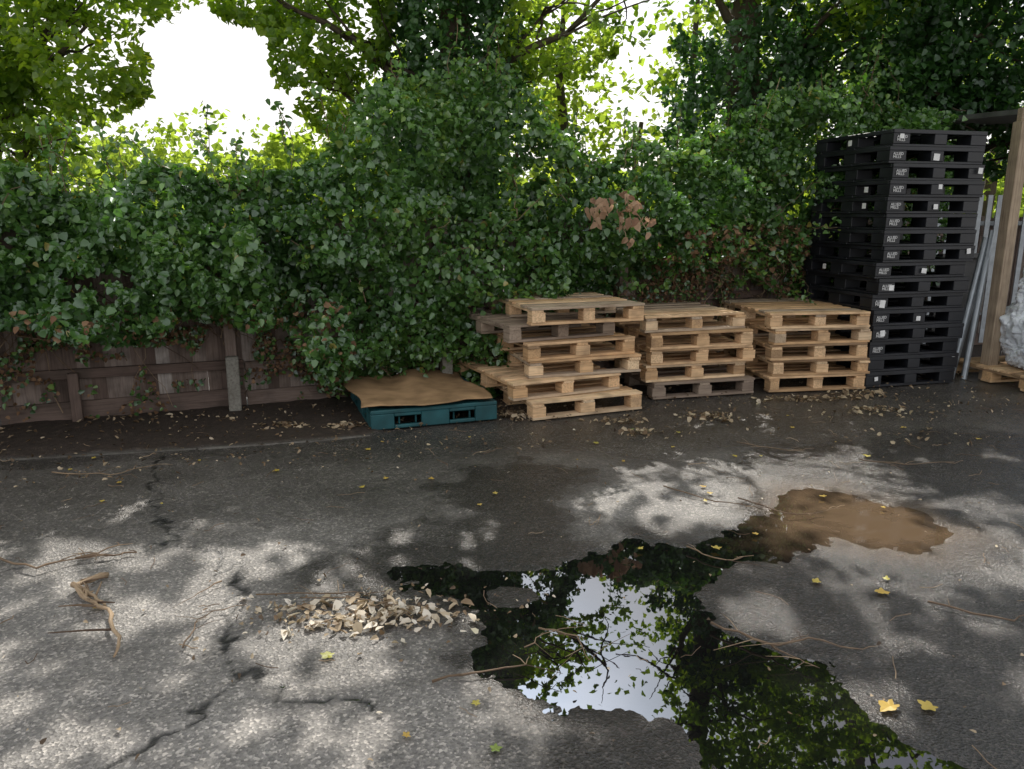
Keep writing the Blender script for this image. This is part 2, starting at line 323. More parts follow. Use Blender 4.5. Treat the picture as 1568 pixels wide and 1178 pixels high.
for a,b_ in zip(KERB[:-1],KERB[1:]):
    a=np.array(a);b_=np.array(b_); L=np.linalg.norm(b_-a); k=max(1,int(L/.9)); yaw=math.atan2(b_[1]-a[1],b_[0]-a[0])
    for i in range(k):
        c=a+(b_-a)*(i+.5)/k
        kb.box((c[0],c[1],-.02),(L/k-.008,.05,.06+rng.normal(0,.003)),Matrix.Rotation(yaw+rng.normal(0,.01),3,'Z'))
kb.build('edging_kerb',KERBM,bevel=.006)

# ------------------------------------------------------------ dapple / crown-opening layout (world space)
LIT=[(-2.37,4.15,.55,.22,.8),(-2.66,3.79,.4,.14,.8),(-1.9,3.06,.9,.45,.62),(-1.7,2.3,.9,.5,.58),(-1.0,2.1,.65,.4,.7),(-1.1,3.3,.55,.25,.62),(-.45,3.74,.42,.28,.84),(-.63,3.2,.48,.22,.97),(-.45,2.55,.6,.42,.92),(-.4,2.17,.6,.3,.7),
 (.81,4.08,.5,.38,.82),(.9,4.7,.45,.17,.7),(1.88,4.5,.35,.25,.85),(1.2,3.87,.45,.16,.75),(1.9,3.8,.4,.25,.62),(2.3,3.35,.65,.3,.88),(3.44,5.06,.5,.24,.85),(.97,2.9,.35,.2,.6),(1.3,2.3,.4,.25,.4),(1.85,2.55,.45,.3,.4),(-2.6,3.3,.5,.4,.6),(2.9,4.0,.55,.22,.66)]
GN=np.random.default_rng(3)
def keepfn(C,outlit=True,lit=True):
    hz=C[:,2]/S.z; q=np.c_[C[:,0]-S.x*hz,C[:,1]-S.y*hz]; X=q[:,0];Y=q[:,1]
    L=np.zeros(len(C))
    if lit:
        for a,b_,rx,ry,k in LIT: L=np.maximum(L,k*sstep(1.3,.8,np.hypot((X-a)/rx,(Y-b_)/ry)))
    if outlit:
        fo=(Y<1.6)|(np.abs(X)>4.2); L=np.where(fo,np.maximum(L,.35),L)
    nn=vn(q,5.0,51)*.5+vn(q,11,52)*.5; nn=sstep(.24,.76,nn)
    k=nn>L
    ez=(C[:,2]+1.6)/C[:,1]; ex=C[:,0]/C[:,1]
    gap=(np.hypot((ex-.165)/.11,(ez-.67)/.13)+(vn(C,1.9,54)-.5)*1.0+(vn(C,5,56)-.5)*1.0<1)&(GN.random(len(C))<.965)
    return k&~gap, L

# ------------------------------------------------------------ fence
D=np.array([.9348,.3552]); NR=np.array([.3552,-.9348]); FY=lambda x:7.18+.38*x
FM=Matrix.Rotation(math.atan2(D[1],D[0]),3,'Z')
fe=empty('wooden_fence')
fb=MB(); x=-9.0
while x<6.5:
    ww=rng.uniform(.088,.115)
    M=FM@Matrix.Rotation(rng.normal(0,.01),3,'Y')@Matrix.Rotation(.08,3,'Z')
    fb.box((x,FY(x)+rng.normal(0,.002),.82+rng.normal(0,.01)),(ww,.014,1.5),M)
    x+=.094*D[0]
fb.build('boards',FENCEW,fe)
fr=MB()
for zc,hh_ in ((.075,.15),(.37,.075),(.8,.075),(1.4,.075)):
    x=-9
    while x<6:
        L=1.8; cx=x+L*D[0]/2; off=.05 if zc>.1 else .03
        fr.box((cx+NR[0]*off,FY(cx)+NR[1]*off,zc+rng.normal(0,.01)),(L-.01,.04 if zc>.1 else .03,hh_),FM@Matrix.Rotation(rng.normal(0,.008),3,'Y'),rnd=rng.uniform(0,.6))
        x+=L*D[0]
fr.build('rails_and_gravel_boards',FENCEW,fe,bevel=.003)
fp=MB(); fc=MB()
for x in (-7.6,-5.9,-2.36,-.66,1.04,2.74,4.4):
    q=np.array([x,FY(x)])+NR*.1
    fp.box((q[0],q[1],.95),(.09,.09,1.5),FM,rnd=.55)
    q2=q+NR*.09
    fc.box((q2[0],q2[1],.22),(.1,.08,.5),FM@Matrix.Rotation(.01,3,'Y'))
for x in (-3.45,-4.9):
    q=np.array([x,FY(x)])+NR*.1; fp.box((q[0],q[1],.19),(.075,.06,.42),FM,rnd=.1)
fp.build('posts',FENCEW,fe,bevel=.005); fc.build('concrete_spurs',CONC,fe,bevel=.008)

# ------------------------------------------------------------ ivy hedge
he=empty('ivy_hedge')
BX=[-9,-3.9,-2.9,-2.3,-1.95,-1.75,-1.35,-.2,.25,.75,1.4,2.0,2.5,3.2,6]
BZ=[.7,.78,.72,.72,.62,.4,.14,.12,.55,.85,.95,1.12,.85,.7,.7]
TX=[-9,-5,-4,-2.5,-1.8,-1.2,-.5,.1,.6,1.4,2,3.5,6]; TZ=[2.3,2.1,1.95,1.85,1.95,2.5,2.9,2.6,2.2,2.15,2.4,2.8,2.8]
def hedge_pts(N,x0,x1,back=.13):
    x=rng.uniform(x0,x1,N); zb=np.interp(x,BX,BZ)+(vn(np.c_[x,x*0],3.1,20)-.5)*.35; zt=np.interp(x,TX,TZ)+(vn(np.c_[x,x*0],1.3,21)-.5)*.7+(vn(np.c_[x,x*0],4,27)-.5)*.45
    r=rng.random(N); z=zb+(zt-zb)*r
    q=np.c_[x,z*1.0]
    off=.2+.3*np.sin(np.pi*np.clip(r*.9+.1,0,1))**.7+.8*(vn(q,1.4,22)-.5)+.65*(vn(q,3.7,23)-.5)+.3*(vn(q,9,28)-.5)
    off=np.maximum(off,.06)
    dep=np.where(rng.random(N)<back,rng.uniform(-.5,1,N)*off,off-rng.exponential(.06,N))
    k=rng.random(N)<.07; dep=np.where(k,off+rng.uniform(0,.18,N),dep)
    P=np.c_[x+NR[0]*dep,FY(x)+NR[1]*dep,z]
    keep=vn(P,4,24)*.6+vn(P,11,25)*.4>.36
    return P[keep],x[keep],z[keep]
P,x,z=hedge_pts(108000,-7.5,4.4)
rn=np.clip(vn(P,1.3,26)*.35+vn(P,5,29)*.35+rng.random(len(P))*.5-.12+.12*sstep(1.5,2.3,z),0,.94)  # leaf colour goes paler towards the top, sunlight painted into the tint
rare=rng.random(len(P)); rn=np.where(rare<.008,.97,rn)
brown=(x>1.2)&(x<3.2)&(z<1.5)&(rng.random(len(P))<.35)|((z<.95)&(x<-1.5)&(rng.random(len(P))<.12))
leafmesh('leaves',P[~brown],rng.uniform(.03,.08,(~brown).sum()),rn[~brown],IVY,he,nb=(.2,-.45,.65),tb=(0,-.3,-.6),spread=1.3)
leafmesh('dead_leaves',P[brown],rng.uniform(.03,.07,brown.sum()),rng.random(brown.sum()),DEADIVY,he)
SH=[];sb=MB()
for i in range(240):
    x0=rng.uniform(-7,4); tp=rng.random()<.6
    zt=np.interp(x0,TX,TZ)-.15 if tp else rng.uniform(.9,2); o1=rng.uniform(-.3,.35) if tp else .4
    a=np.array([x0+NR[0]*o1,FY(x0)+NR[1]*o1,zt]); d=rng.normal(0,.15,3)+(np.array([0,0,rng.uniform(.15,.5)]) if tp else np.array([.06,-.22,-.05]))
    pts=wig(a,a+d,6,.02,rng); sb.tube(pts,[.0035]*7,4)
    for q in pts[1:]:
        for k in range(5): SH.append(q+rng.normal(0,.035,3))
sb.build('shoot_stems',STICK,he); SH=np.array(SH)
leafmesh('shoot_leaves',SH,rng.uniform(.03,.07,len(SH)),rng.uniform(.4,.94,len(SH)),IVY,he,nb=(0,-.2,.6))
st=MB()
for i in range(330):
    x0=rng.uniform(-6,3.3); zb=np.interp(x0,BX,BZ); o1=rng.uniform(.07,.14)
    z0=rng.uniform(.05,zb+.1) if rng.random()<.5 else zb-.1; x1=x0+rng.normal(0,.45); z1=zb+rng.uniform(0,.6)
    a=(x0+NR[0]*o1,FY(x0)+NR[1]*o1,max(z0,.03)); b_=(x1+NR[0]*(o1+.05),FY(x1)+NR[1]*(o1+.05),z1)
    r0=rng.uniform(.0015,.005); pts=wig(a,b_,8,.03,rng); st.tube(pts,[r0*(1-.5*i/8) for i in range(9)],5)
for i in range(70):
    x0=rng.uniform(1.0,3.0); z0=rng.uniform(.9,1.4); a=np.array([x0+NR[0]*.3,FY(x0)+NR[1]*.3,z0]); b_=a+rng.normal(0,.22,3)
    st.tube(wig(a,b_,7,.025,rng),[rng.uniform(.0015,.004)]*8,5)
st.build('stems',STICK,he)
M_=19000; x=rng.uniform(-6,3.2,M_); zb=np.interp(x,BX,BZ); z=zb-rng.exponential(.25,M_); k=(z>.04)&(vn(np.c_[x,z],3,31)*.6+vn(np.c_[x,z],8,32)*.4>.46); x=x[k];z=z[k]
o1=rng.uniform(.05,.17,len(x)); P=np.c_[x+NR[0]*o1,FY(x)+NR[1]*o1,z]
k=rng.random(len(P))<.42
leafmesh('hanging_leaves',P[k],rng.uniform(.025,.055,k.sum()),rng.random(k.sum())*.9,IVY,he,nb=(.3,-.8,.2))
leafmesh('hanging_dead_leaves',P[~k],rng.uniform(.02,.045,(~k).sum()),rng.random((~k).sum())*.8,DEADIVY,he,nb=(.3,-.8,.2))
dl=empty('withered_branch')
P=[];tw=MB()
for i,(a,b_) in enumerate([((.72,6.75,1.72),(.7,6.42,1.5)),((.95,6.75,1.82),(1.0,6.42,1.5)),((.9,6.75,1.7),(.95,6.42,1.38)),((1.0,6.75,1.72),(1.13,6.42,1.48)),((.85,6.75,1.7),(.72,6.42,1.62))]):
    pts=wig(a,b_,5,.01,rng); tw.tube(pts,[.004]*6,5)
    for q in pts[1:]:
        for k in range(2): P.append(q+rng.normal(0,.03,3))
tw.build('twigs',STICK,dl); P=np.array(P)
leafmesh('leaves',P,rng.uniform(.07,.12,len(P)),rng.uniform(0,1,len(P)),WITHER,dl,nb=(0,-1,.1),tb=(0,0,-1),wid=.7)

# ------------------------------------------------------------ trees
def blob(c,r,N,thr=.42,seed=0,ns=1.6,shell=.6,filt=True):
    d=rng.normal(0,1,(N,3)); d/=np.linalg.norm(d,axis=1)[:,None]
    rad=rng.random(N)**(1/3.)*(1-shell)+shell*(1-rng.exponential(.12,N)); rad=np.clip(rad,0,1.05)
    P=np.array(c)+d*rad[:,None]*np.array(r)
    P+= (np.c_[vn(P,1.5,seed+1),vn(P,1.5,seed+2),vn(P,1.5,seed+3)]-.5)*np.array(r)*.9
    k=vn(P,ns,seed+4)*.55+vn(P,ns*3,seed+5)*.45>thr
    P=P[k]
    if filt: P=P[keepfn(P,False)[0]]
    return P
def tree(name,base,h,rt,blobs,mat,lsz,lean=(0,0),ivy=None,thr=.42):
    e=empty(name); t=MB(); top=(base[0]+lean[0],base[1]+lean[1],h)
    pts=wig(base,top,10,.06,rng); t.tube(pts,[rt*(1.25 if i==0 else 1-.07*i) for i in range(11)],10)
    allP=[]
    for j,(c,r,N) in enumerate(blobs):
        allP.append(blob(c,r,N,thr,seed=int(rng.integers(5000)),ns=2.2))
        zi=int(np.clip((c[2]-base[2]-abs(c[0]-base[0])*.5)/(h-base[2])*10,2,9)); s=pts[zi]
        lp=wig(s,c,6,.06,rng); t.tube(lp,[rt*.3*(1-i/7.5) for i in range(7)],6)
        for k in range(6):
            d=rng.normal(0,1,3);d/=np.linalg.norm(d); q=np.array(c)+d*np.array(r)*.85
            t.tube(wig(lp[int(rng.integers(3,7))],q,5,.04,rng),[rt*.08*(1-i/6.5) for i in range(6)],5)
    t.build('trunk_and_limbs',BARK,e,smooth=True)
    P=np.concatenate(allP); leafmesh('crown_leaves',P,rng.uniform(lsz*.5,lsz*1.1,len(P)),np.clip(vn(P,1,77)*.5+rng.random(len(P))*.5,0,1),mat,e,nb=(0,-.2,.7),tb=(0,0,-.7))
    if ivy:
        N,z0,z1,rad=ivy; z=rng.uniform(z0,z1,N); a=rng.uniform(0,2*math.pi,N)
        cx=np.interp(z,[q[2] for q in pts],[q[0] for q in pts]); cy=np.interp(z,[q[2] for q in pts],[q[1] for q in pts])
        cc=np.c_[np.cos(a),np.sin(a),z]
        rr=rad*(.75+.8*(vn(cc,1.6,41)-.5)+.6*(vn(cc*2,2.0,42)-.5))-rng.exponential(.07,N)+np.where(rng.random(N)<.08,rng.uniform(0,.25,N),0)
        P=np.c_[cx+np.cos(a)*rr,cy+np.sin(a)*rr,z]; P=P[keepfn(P,False,False)[0]]
        P=P[keepfn(P,False,True)[0]|(P[:,2]<3.7)]
        leafmesh('ivy_leaves',P,rng.uniform(.04,.09,len(P)),np.clip(vn(P,2,43)*.6+rng.random(len(P))*.4,0,1),DARKIVY,e,nb=(0,-.5,.5),tb=(0,0,-.8))
    return e
tree('ivy_clad_tree',(-.6,8.6,0),9,.22,[((-1.75,8.3,3.5),(.8,.6,.5),2400),((-2.05,8.3,2.95),(.5,.5,.55),1700),((-2.45,8.5,3.9),(.7,.6,.5),1900),((.35,8.5,3.5),(.7,.6,.5),1600),((1.2,9,4.1),(.8,.8,.6),1500),((-.6,8.4,4.5),(1.0,.8,.7),2500),((.2,9.2,6.0),(1.6,1.2,1),2200)],TREE,.1,ivy=(16000,1.5,4.6,.75))
tree('ivy_clad_tree',(2.75,9.6,0),9,.25,[((2.1,9.3,4.4),(.8,.7,.6),2100),((3.8,9.2,4.0),(.8,.7,.6),1900),((3.0,9.3,5.2),(1.5,1.1,.8),2000)],TREE,.1,ivy=(17000,1.5,4.9,.85))
tree('large_tree',(5.3,10.3,0),9,.3,[((4.2,9.6,3.5),(.9,.8,.9),4500),((5.4,9.6,3.6),(1.2,.9,1.0),6000),((4.8,9.3,2.9),(1.0,.6,.5),3000),((6.8,9.6,3.6),(1.2,.9,1.2),4000),((6.3,9.8,2.6),(1.2,.6,.8),2500)],DARKIVY,.1,ivy=(10000,1.0,4.8,.8),thr=.36)
tree('overhanging_tree',(-6.4,9.0,0),9,.25,[((-4.7,7.6,3.3),(.95,.8,.6),3000),((-4.05,7.7,3.2),(.55,.6,.65),2100),((-4.5,7.7,2.6),(.6,.6,.5),1300),((-5.4,8.2,3.9),(1.2,.9,.8),3000),((-3.9,7.8,3.8),(.75,.8,.45),2000),((-6.3,8,2.8),(1.2,.9,.8),2800),((-5.3,8,2.6),(1.0,.8,.5),1700)],TREE,.1,thr=.44)
dt=MB(); P=[]
def dist(c,r,N,ns=.8,thr=.46):
    P.append(blob(c,r,N,thr,seed=int(rng.integers(5000)),ns=ns))
    dt.tube(wig((c[0],c[1],0),c,6,.1,rng),[.16-.02*i for i in range(7)],7)
for x_,y_,z_,r_,N in [(-11,15,2.5,2.2,3600),(-8.5,16,2.2,2.0,3000),(-6,17,2.0,1.9,3000),(-4.2,15,1.8,1.4,2600),(-3,13,2.0,1.2,2400),
    (-1.6,13,2.6,1.5,2800),(0,14,2.8,1.8,3000),(2.2,14,2.9,1.8,3000),(4.5,14,3.0,2,3500),(7,14,3.2,2.2,3500),(9.5,14,3.2,2.4,3500),(12,15,3,2.5,3000),
    (-1,16,5.0,1.6,2000),(.8,13.5,4.5,.9,1100),(3.4,15,5.4,1.5,1600),(6.4,15,5.2,2,3000),(9,15,5.4,2.2,3000),(-15,17,3,3,3000),(-12.5,13,4,1.8,2000)]:
    dist((x_,y_,z_),(r_,r_*.8,r_*.8),N)
dte=empty('distant_trees'); dt.build('trunks',BARK,dte)
P=np.concatenate(P); leafmesh('leaves',P,rng.uniform(.08,.19,len(P)),np.clip(vn(P,.8,77)*.5+rng.random(len(P))*.5,0,1),DIST,dte,nb=(0,-.2,.7),simple=True)
P=[]
for i in range(26):
    a=-30+i*2.4; P.append(blob((a,27+rng.normal(0,1),1.6),(2.4,1.2,1.5+rng.random()*.8),900,.3,seed=i*13,ns=.7,filt=False))
P=np.concatenate(P); leafmesh('background_scrub',P,rng.uniform(.3,.5,len(P)),rng.random(len(P)),DIST,None,nb=(0,-.3,.6),simple=True)

N=125000
X=rng.uniform(-5.8,6.5,N);Y=rng.uniform(-.4,6.5,N); q=np.c_[X,Y]
h=4.0+2.6*vn(q,.8,53)+rng.uniform(-.35,.35,N)
C=np.c_[X,Y,np.zeros(N)]+np.array(S)[None,:]*(h/S.z)[:,None]
kp,L=keepfn(C); kp&=rng.random(N)<.5+.5*(L>0)
C=C[kp]; print('canopy',len(C))
ce=empty('dapple_canopy')  # leaves added overhead along sun rays, gaps shaped to cast the dapple
leafmesh('leaves',C,rng.uniform(.07,.115,len(C)),np.clip(vn(C,1,55)*.5+rng.random(len(C))*.5,0,1),TREE,ce,nb=(0,.3,.9),tb=(0,0,-.3),simple=True)
cb=MB()
for i in range(26):
    q=C[int(rng.integers(len(C)))]; s0=[(-.6,8.8,6),(2.75,9.7,6),(5.3,10.3,6),(-6.3,9,6)][int(np.argmin([abs(q[0]-v) for v in(-.6,2.75,5.3,-6.3)]))]
    cb.tube(wig(s0,q,8,.12,rng),[.05*(1-i/9) for i in range(9)],6)
cb.build('limbs',BARK,ce)

# ------------------------------------------------------------ pallets
def wood_pallet(name,parent,w,d,loc,yaw,mat=PINE,seed=0):
    b=MB(); J=lambda s=.002: rng.normal(0,s)
    tone=rng.uniform(-.25,.25); R=lambda a=0,b_=1: float(np.clip(rng.uniform(a,b_)+tone,0,1))
    for y in (.05,d/2,d-.05): b.box((w/2+J(),y+J(),.011),(w+J(.003),.1 if y!=d/2 else .12,.021),Matrix.Rotation(J(.004),3,'Z'),rnd=R())
    for x_ in (.06,w/2,w-.06):
        for y in (.06,d/2,d-.06):
            b.box((x_+J(.006),y+J(.004),.022+.039),(.115+J(.01),.115,.078),Matrix.Rotation(J(.015),3,'Z'),rnd=R(.1,.8))
    for x_ in (.055,w/2,w-.055): b.box((x_+J(),d/2,.1115),(.1,d+J(),.021),None,rnd=R())
    ys=np.linspace(.055,d-.055,8)
    for i,y in enumerate(ys):
        b.box((w/2+J(.005),y+J(.008),.1335),(w+J(.008),rng.choice([.09,.1,.11]),.0205),Matrix.Rotation(J(.01),3,'Z')@Matrix.Rotation(J(.003),3,'Y'),rnd=R())
    o=b.build(name,mat,parent,bevel=.002); o.location=loc; o.rotation_euler=(0,0,yaw); return o
def stack(x,y,yawdeg,n,offs,d=1.2,w=1.0,base=()):
    e=empty('wooden_pallet_stack',(x,y,.012),math.radians(yawdeg)); z=0
    for i in range(n):
        ox,oy,ya=offs[i%len(offs)]
        mat=OLDPINE if i in base else PINE
        wood_pallet('wooden_pallet_%d'%(i+1),e,w,d,(ox,oy,z),math.radians(ya),mat); z+=.1455
    return e
stack(.16,5.82,22,6,[(-.01,-.03,0),(-.13,.07,4),(.05,.19,-5),(.03,.16,1.5),(-.1,.24,4),(.05,.15,-4)],base=(4,))
stack(1.22,6.48,15,5,[(.02,.0,0),(-.03,.05,2),(.02,.07,-1.5),(0,.04,0),(-.04,.08,2)],base=(0,))
stack(2.35,6.77,9,5,[(.0,0,0),(.03,.02,-1.5),(0,.01,.5),(.02,.0,1.5),(-.02,.02,-1.5)],w=.96)
wp=wood_pallet('wooden_pallet',None,1.2,1.0,(4.72,6.75,.012),math.radians(12))

def plastic_pallet(name,parent,w,d,mat,loc,yaw=0,h=.145):
    b=MB()
    b.box((w/2,.015,h-.017),(w,.03,.034)); b.box((w/2,d-.015,h-.017),(w,.03,.034))
    b.box((.015,d/2,h-.0172),(.03,d-.06,.0336)); b.box((w-.015,d/2,h-.0172),(.03,d-.06,.0336))
    n=9
    for i in range(n):
        y=.03+(d-.06)*(i+.5)/n; b.box((w/2,y,h-.009),(w-.06,(d-.06)/n*.72,.012))
    for x_ in (.2,.5,.8): b.box((w*x_,d/2,h-.022),(.02,d-.06,.014))
    bw=.17
    for x_ in (bw/2+.002,w/2,w-bw/2-.002):
        for y in (bw/2+.002,d/2,d-bw/2-.002):
            b.box((x_,y,.022+(h-.034-.022)/2),(bw if x_!=w/2 else .13,bw,h-.034-.022-.001))
    for y in (.05,d/2,d-.05): b.box((w/2,y,.011),(w-.004,.09,.0215))
    for x_ in (.05,w/2,w-.05): b.box((x_,d/2,.0112),(.088,d-.2,.019))
    o=b.build(name,mat,parent,bevel=.003); o.location=loc; o.rotation_euler=(0,0,yaw); return o
bs=empty('black_plastic_pallet_stack',(3.36,6.98,.01),math.radians(14)); z=0
lb=MB()
for i in range(16):
    ox=rng.normal(0,.016)+(-.03 if i<8 else 0); oy=rng.normal(0,.014)
    plastic_pallet('plastic_pallet_%d'%(i+1),bs,1.0,1.1,BLACKP,(ox,oy,z),rng.normal(0,.012))
    if rng.random()<.75:
        bx=[.11,.5,.93][int(rng.integers(3))]; s=rng.uniform(.035,.065)
        lb.box((ox+bx+rng.normal(0,.02),oy-.007,z+.055+rng.uniform(0,.04)),(s,.002,s*rng.uniform(.7,1.2)),Matrix.Rotation(rng.normal(0,.1),3,'Y'))
    if rng.random()<.3:
        lb.box((ox-.006,oy+rng.uniform(.1,1),z+.07),(.002,.05,.05))
    if i>1:
        cu=bpy.data.curves.new('lettering','FONT'); cu.body='ALLIED\nMILLS'; cu.size=.034; cu.extrude=.0006; cu.space_line=.8
        cu.materials.append(LABEL)
        t=bpy.data.objects.new('lettering_%d'%(i+1),cu); COL.objects.link(t); t.parent=bs; t.location=(ox+.03,oy-.006,z+.07); t.rotation_euler=(math.radians(90),0,0)
    z+=.1455
lb.build('labels',LABEL,bs)

gp=empty('green_plastic_pallet',(-1.06,5.5,.012),math.radians(19.5))
b=MB(); w_,d_=1.0,1.15
b.box((w_/2,d_/2,.135),(w_,d_,.03))
for y in (.02,d_-.02):
    b.box((.09,y,.06),(.18,.04,.119)); b.box((w_/2,y,.06),(.22,.04,.119)); b.box((w_-.09,y,.06),(.18,.04,.119))
    for xc in (.285,.715): b.box((xc,y,.014),(.209,.038,.027)); b.box((xc,y,.107),(.209,.038,.025))
    for xc in (.22,.35,.65,.78):
        b.box((xc,y+.012,.06),(.012,.03,.066))
for x_ in (.02,w_-.02):
    b.box((x_,.13,.06),(.04,.18,.118)); b.box((x_,d_/2,.06),(.04,.24,.118)); b.box((x_,d_-.13,.06),(.04,.18,.118))
    b.box((x_,d_/2,.014),(.037,d_-.1,.026))
b.box((w_/2,d_/2,.06),(.2,.2,.118))
b.build('pallet_body',GREENP,gp,bevel=.006)
nx_,ny_=40,40; U,Vv=np.meshgrid(np.linspace(0,1,nx_),np.linspace(0,1,ny_))
UV=np.c_[U.ravel(),Vv.ravel()]
cx=-.07+U*1.03+.03*np.sin(Vv*7); cy=-.03+Vv*1.08+.02*np.sin(U*9)+.03*vn(UV,14,61).reshape(U.shape)
cz=.153+.04*vn(UV,3,60).reshape(U.shape)+.01*vn(UV,12,63).reshape(U.shape)+.035*np.exp(-((U-.55)/.1)**2)*Vv+.035*np.abs(np.sin(U*5.5+1))*Vv
cz=np.maximum(cz,.154-.2*np.clip(-cx,0,1)); a=math.radians(19.5)
wx=-1.06+cx*math.cos(a)-cy*math.sin(a); wy=5.5+cx*math.sin(a)+cy*math.cos(a)
idx=np.arange(nx_*ny_).reshape(ny_,nx_); F=np.stack([idx[:-1,:-1],idx[:-1,1:],idx[1:,1:],idx[1:,:-1]],-1).reshape(-1,4)
cbd=mk('cardboard_sheet',np.c_[wx.ravel(),wy.ravel(),cz.ravel()+.012],F.astype(np.int32),CARD,smooth=True)
sm_=cbd.modifiers.new('thickness','SOLIDIFY'); sm_.thickness=.006; sm_.offset=1

# ------------------------------------------------------------ right-hand shelter, poles, wrap
sh_=empty('timber_shelter'); b=MB(); R0=Matrix.Rotation(math.radians(12),3,'Z')
b.box((4.72,7.38,1.22),(.11,.11,2.44),R0,rnd=.5)
b.box((5.2,9.9,1.22),(.11,.11,2.44),R0); b.box((7.6,7.95,1.22),(.11,.11,2.44),R0)
b.box((6.15,7.69,2.5),(3.0,.06,.12),R0,rnd=.2)
b.box((4.99,7.44,2.13),(.07,.05,.75),R0@Matrix.Rotation(math.radians(45),3,'Y'),rnd=.6)
b.build('frame',POSTW,sh_,bevel=.004)
b=MB(); b.box((6.65,8.95,2.63),(3.5,3.0,.05),R0@Matrix.Rotation(.04,3,'X')); b.build('roof',GREYROOF,sh_)
mf=empty('metal_palisade_fence'); b=MB()
for i in range(28): b.box((4.95+i*.13,9.0+i*.03,.95),(.065,.012,1.75),R0)
b.box((6.6,9.5,.4),(3.6,.03,.05),R0); b.box((6.6,9.5,1.5),(3.6,.03,.05),R0); b.build('pales',STEEL,mf)
for a_,b_,r_ in (((4.38,7.42,0),(4.66,7.6,1.38),.03),((4.5,7.4,0),(4.7,7.58,1.45),.028),((4.44,7.5,0),(4.75,7.7,1.25),.022)):
    b=MB(); b.tube([a_,[(p+q)/2 for p,q in zip(a_,b_)],b_],[r_]*3,12); b.build('metal_pole',STEEL)
b=MB(); b.box((4.62,7.95,.6),(.5,.06,1.2),R0); b.box((4.62,7.9,1.19),(.52,.08,.04),R0); b.box((4.4,7.89,.6),(.05,.05,1.16),R0); b.box((4.84,7.99,.6),(.05,.05,1.16),R0); b.build('dark_panel',GREYROOF)
def crumple(name,c,r,mat,seed,amp=.35):
    bpy.ops.mesh.primitive_ico_sphere_add(subdivisions=6,radius=1); o=bpy.context.object; o.name=name; me=o.data
    V=np.empty(len(me.vertices)*3,dtype=np.float32); me.vertices.foreach_get('co',V); V=V.reshape(-1,3).astype(float)
    n=1+amp*(vn(V,2.2,seed)-.5)+.3*np.abs(vn(V,5,seed+1)-.5)+.22*np.abs(vn(V,11,seed+2)-.5)
    V=V*n[:,None]*np.array(r)+np.array(c); V[:,2]=np.maximum(V[:,2],.16)
    me.vertices.foreach_set('co',V.astype(np.float32).ravel()); me.materials.append(mat); me.update(); return o
we=empty('plastic_wrap_heap')
for i,(c,r,m_) in enumerate([((5.2,7.25,.55),(.38,.38,.5),WRAP),((5.08,7.1,.35),(.28,.3,.25),WRAP),((4.92,6.9,.62),(.17,.14,.08),BLUE),((5.2,7.2,.98),(.3,.28,.28),WRAP),((4.86,6.87,.34),(.1,.12,.12),BLUE)]):
    o=crumple('wrap_%d'%i,c,r,m_,100+i*9); o.parent=we

# ------------------------------------------------------------ litter
P=[];sz=[];rn=[]
def pile(x,y,rx,ry,n,hh=.03,s=(.04,.09),c=(.1,.88)):
    a=rng.normal(0,.5,(n,2))*np.array([rx,ry]); d=np.exp(-((a/np.array([rx,ry]))**2).sum(1))
    for i in range(n):
        P.append((x+a[i,0],y+a[i,1],.012+rng.random()*hh*d[i])); sz.append(rng.uniform(*s)); rn.append(rng.uniform(*c))
pile(-.58,2.82,.36,.15,150,.02,(.02,.065),(.35,.88)); pile(-.5,2.78,.35,.13,45,.02,(.03,.06),(.75,.89)); pile(-.65,2.85,.5,.2,140,.012,(.012,.04)); pile(-.6,2.85,.8,.35,90,.008,(.008,.03))
for x_,y_,rx,ry,n in [(-1.72,5.62,.25,.1,80),(-1.25,5.6,.2,.12,80),(-3.95,5.45,.3,.1,60),(.02,5.95,.12,.15,60),(.85,5.75,.2,.1,45),(.96,5.45,.12,.1,40),(1.58,5.9,.22,.12,70),(2.55,6.5,.45,.08,90),(3.05,6.1,.35,.15,70),(3.2,6.7,.3,.12,70),(2.9,5.3,.5,.3,30),(-2.9,5.8,.8,.15,60),(-.2,6.1,.3,.3,40)]:
    pile(x_,y_,rx,ry,n,.035,(.02,.065),(.15,.75))
Nn=1900; X=rng.uniform(-6,5,Nn); Y=rng.uniform(0,1,Nn)*(FY(X)-.15-(4.95+.25*X))+(4.95+.25*X)
for a,b_ in zip(X,Y): P.append((a,b_,.035)); sz.append(rng.uniform(.012,.04)); rn.append(rng.uniform(0,.8)**1.4)
for i in range(650): P.append((rng.uniform(-4,5.5),rng.uniform(1.6,7),.012)); sz.append(rng.uniform(.008,.025)); rn.append(rng.uniform(0,.8))
leafmesh('fallen_leaves',np.array(P),np.array(sz),np.array(rn),LITTER,None,nb=(0,0,1.4),tb=(0,0,0),wid=.75)
PY=[(-.12,2.24,.018),(-.33,2.08,.018),(-.05,2.02,.022),(1.25,2.22,.05),(1.38,2.22,.035),(-.68,2.52,.03),(-.9,4.3,.026),(-.5,4.45,.025),(-.1,4.2,.025),(-1.5,4.6,.028),(-1.0,5.05,.026),(1.0,3.45,.03),(1.35,3.1,.028),(1.8,4.15,.028),(1.6,3.0,.035),(1.5,4.9,.03),(2.4,4.9,.03),(.6,5.2,.03),(3.0,5.6,.03),(-2.0,5.3,.026)]
for i in range(42): PY.append((rng.uniform(-3.5,4),rng.uniform(2.6,6.2),rng.uniform(.012,.024)))
V=[];F=[];R=[]
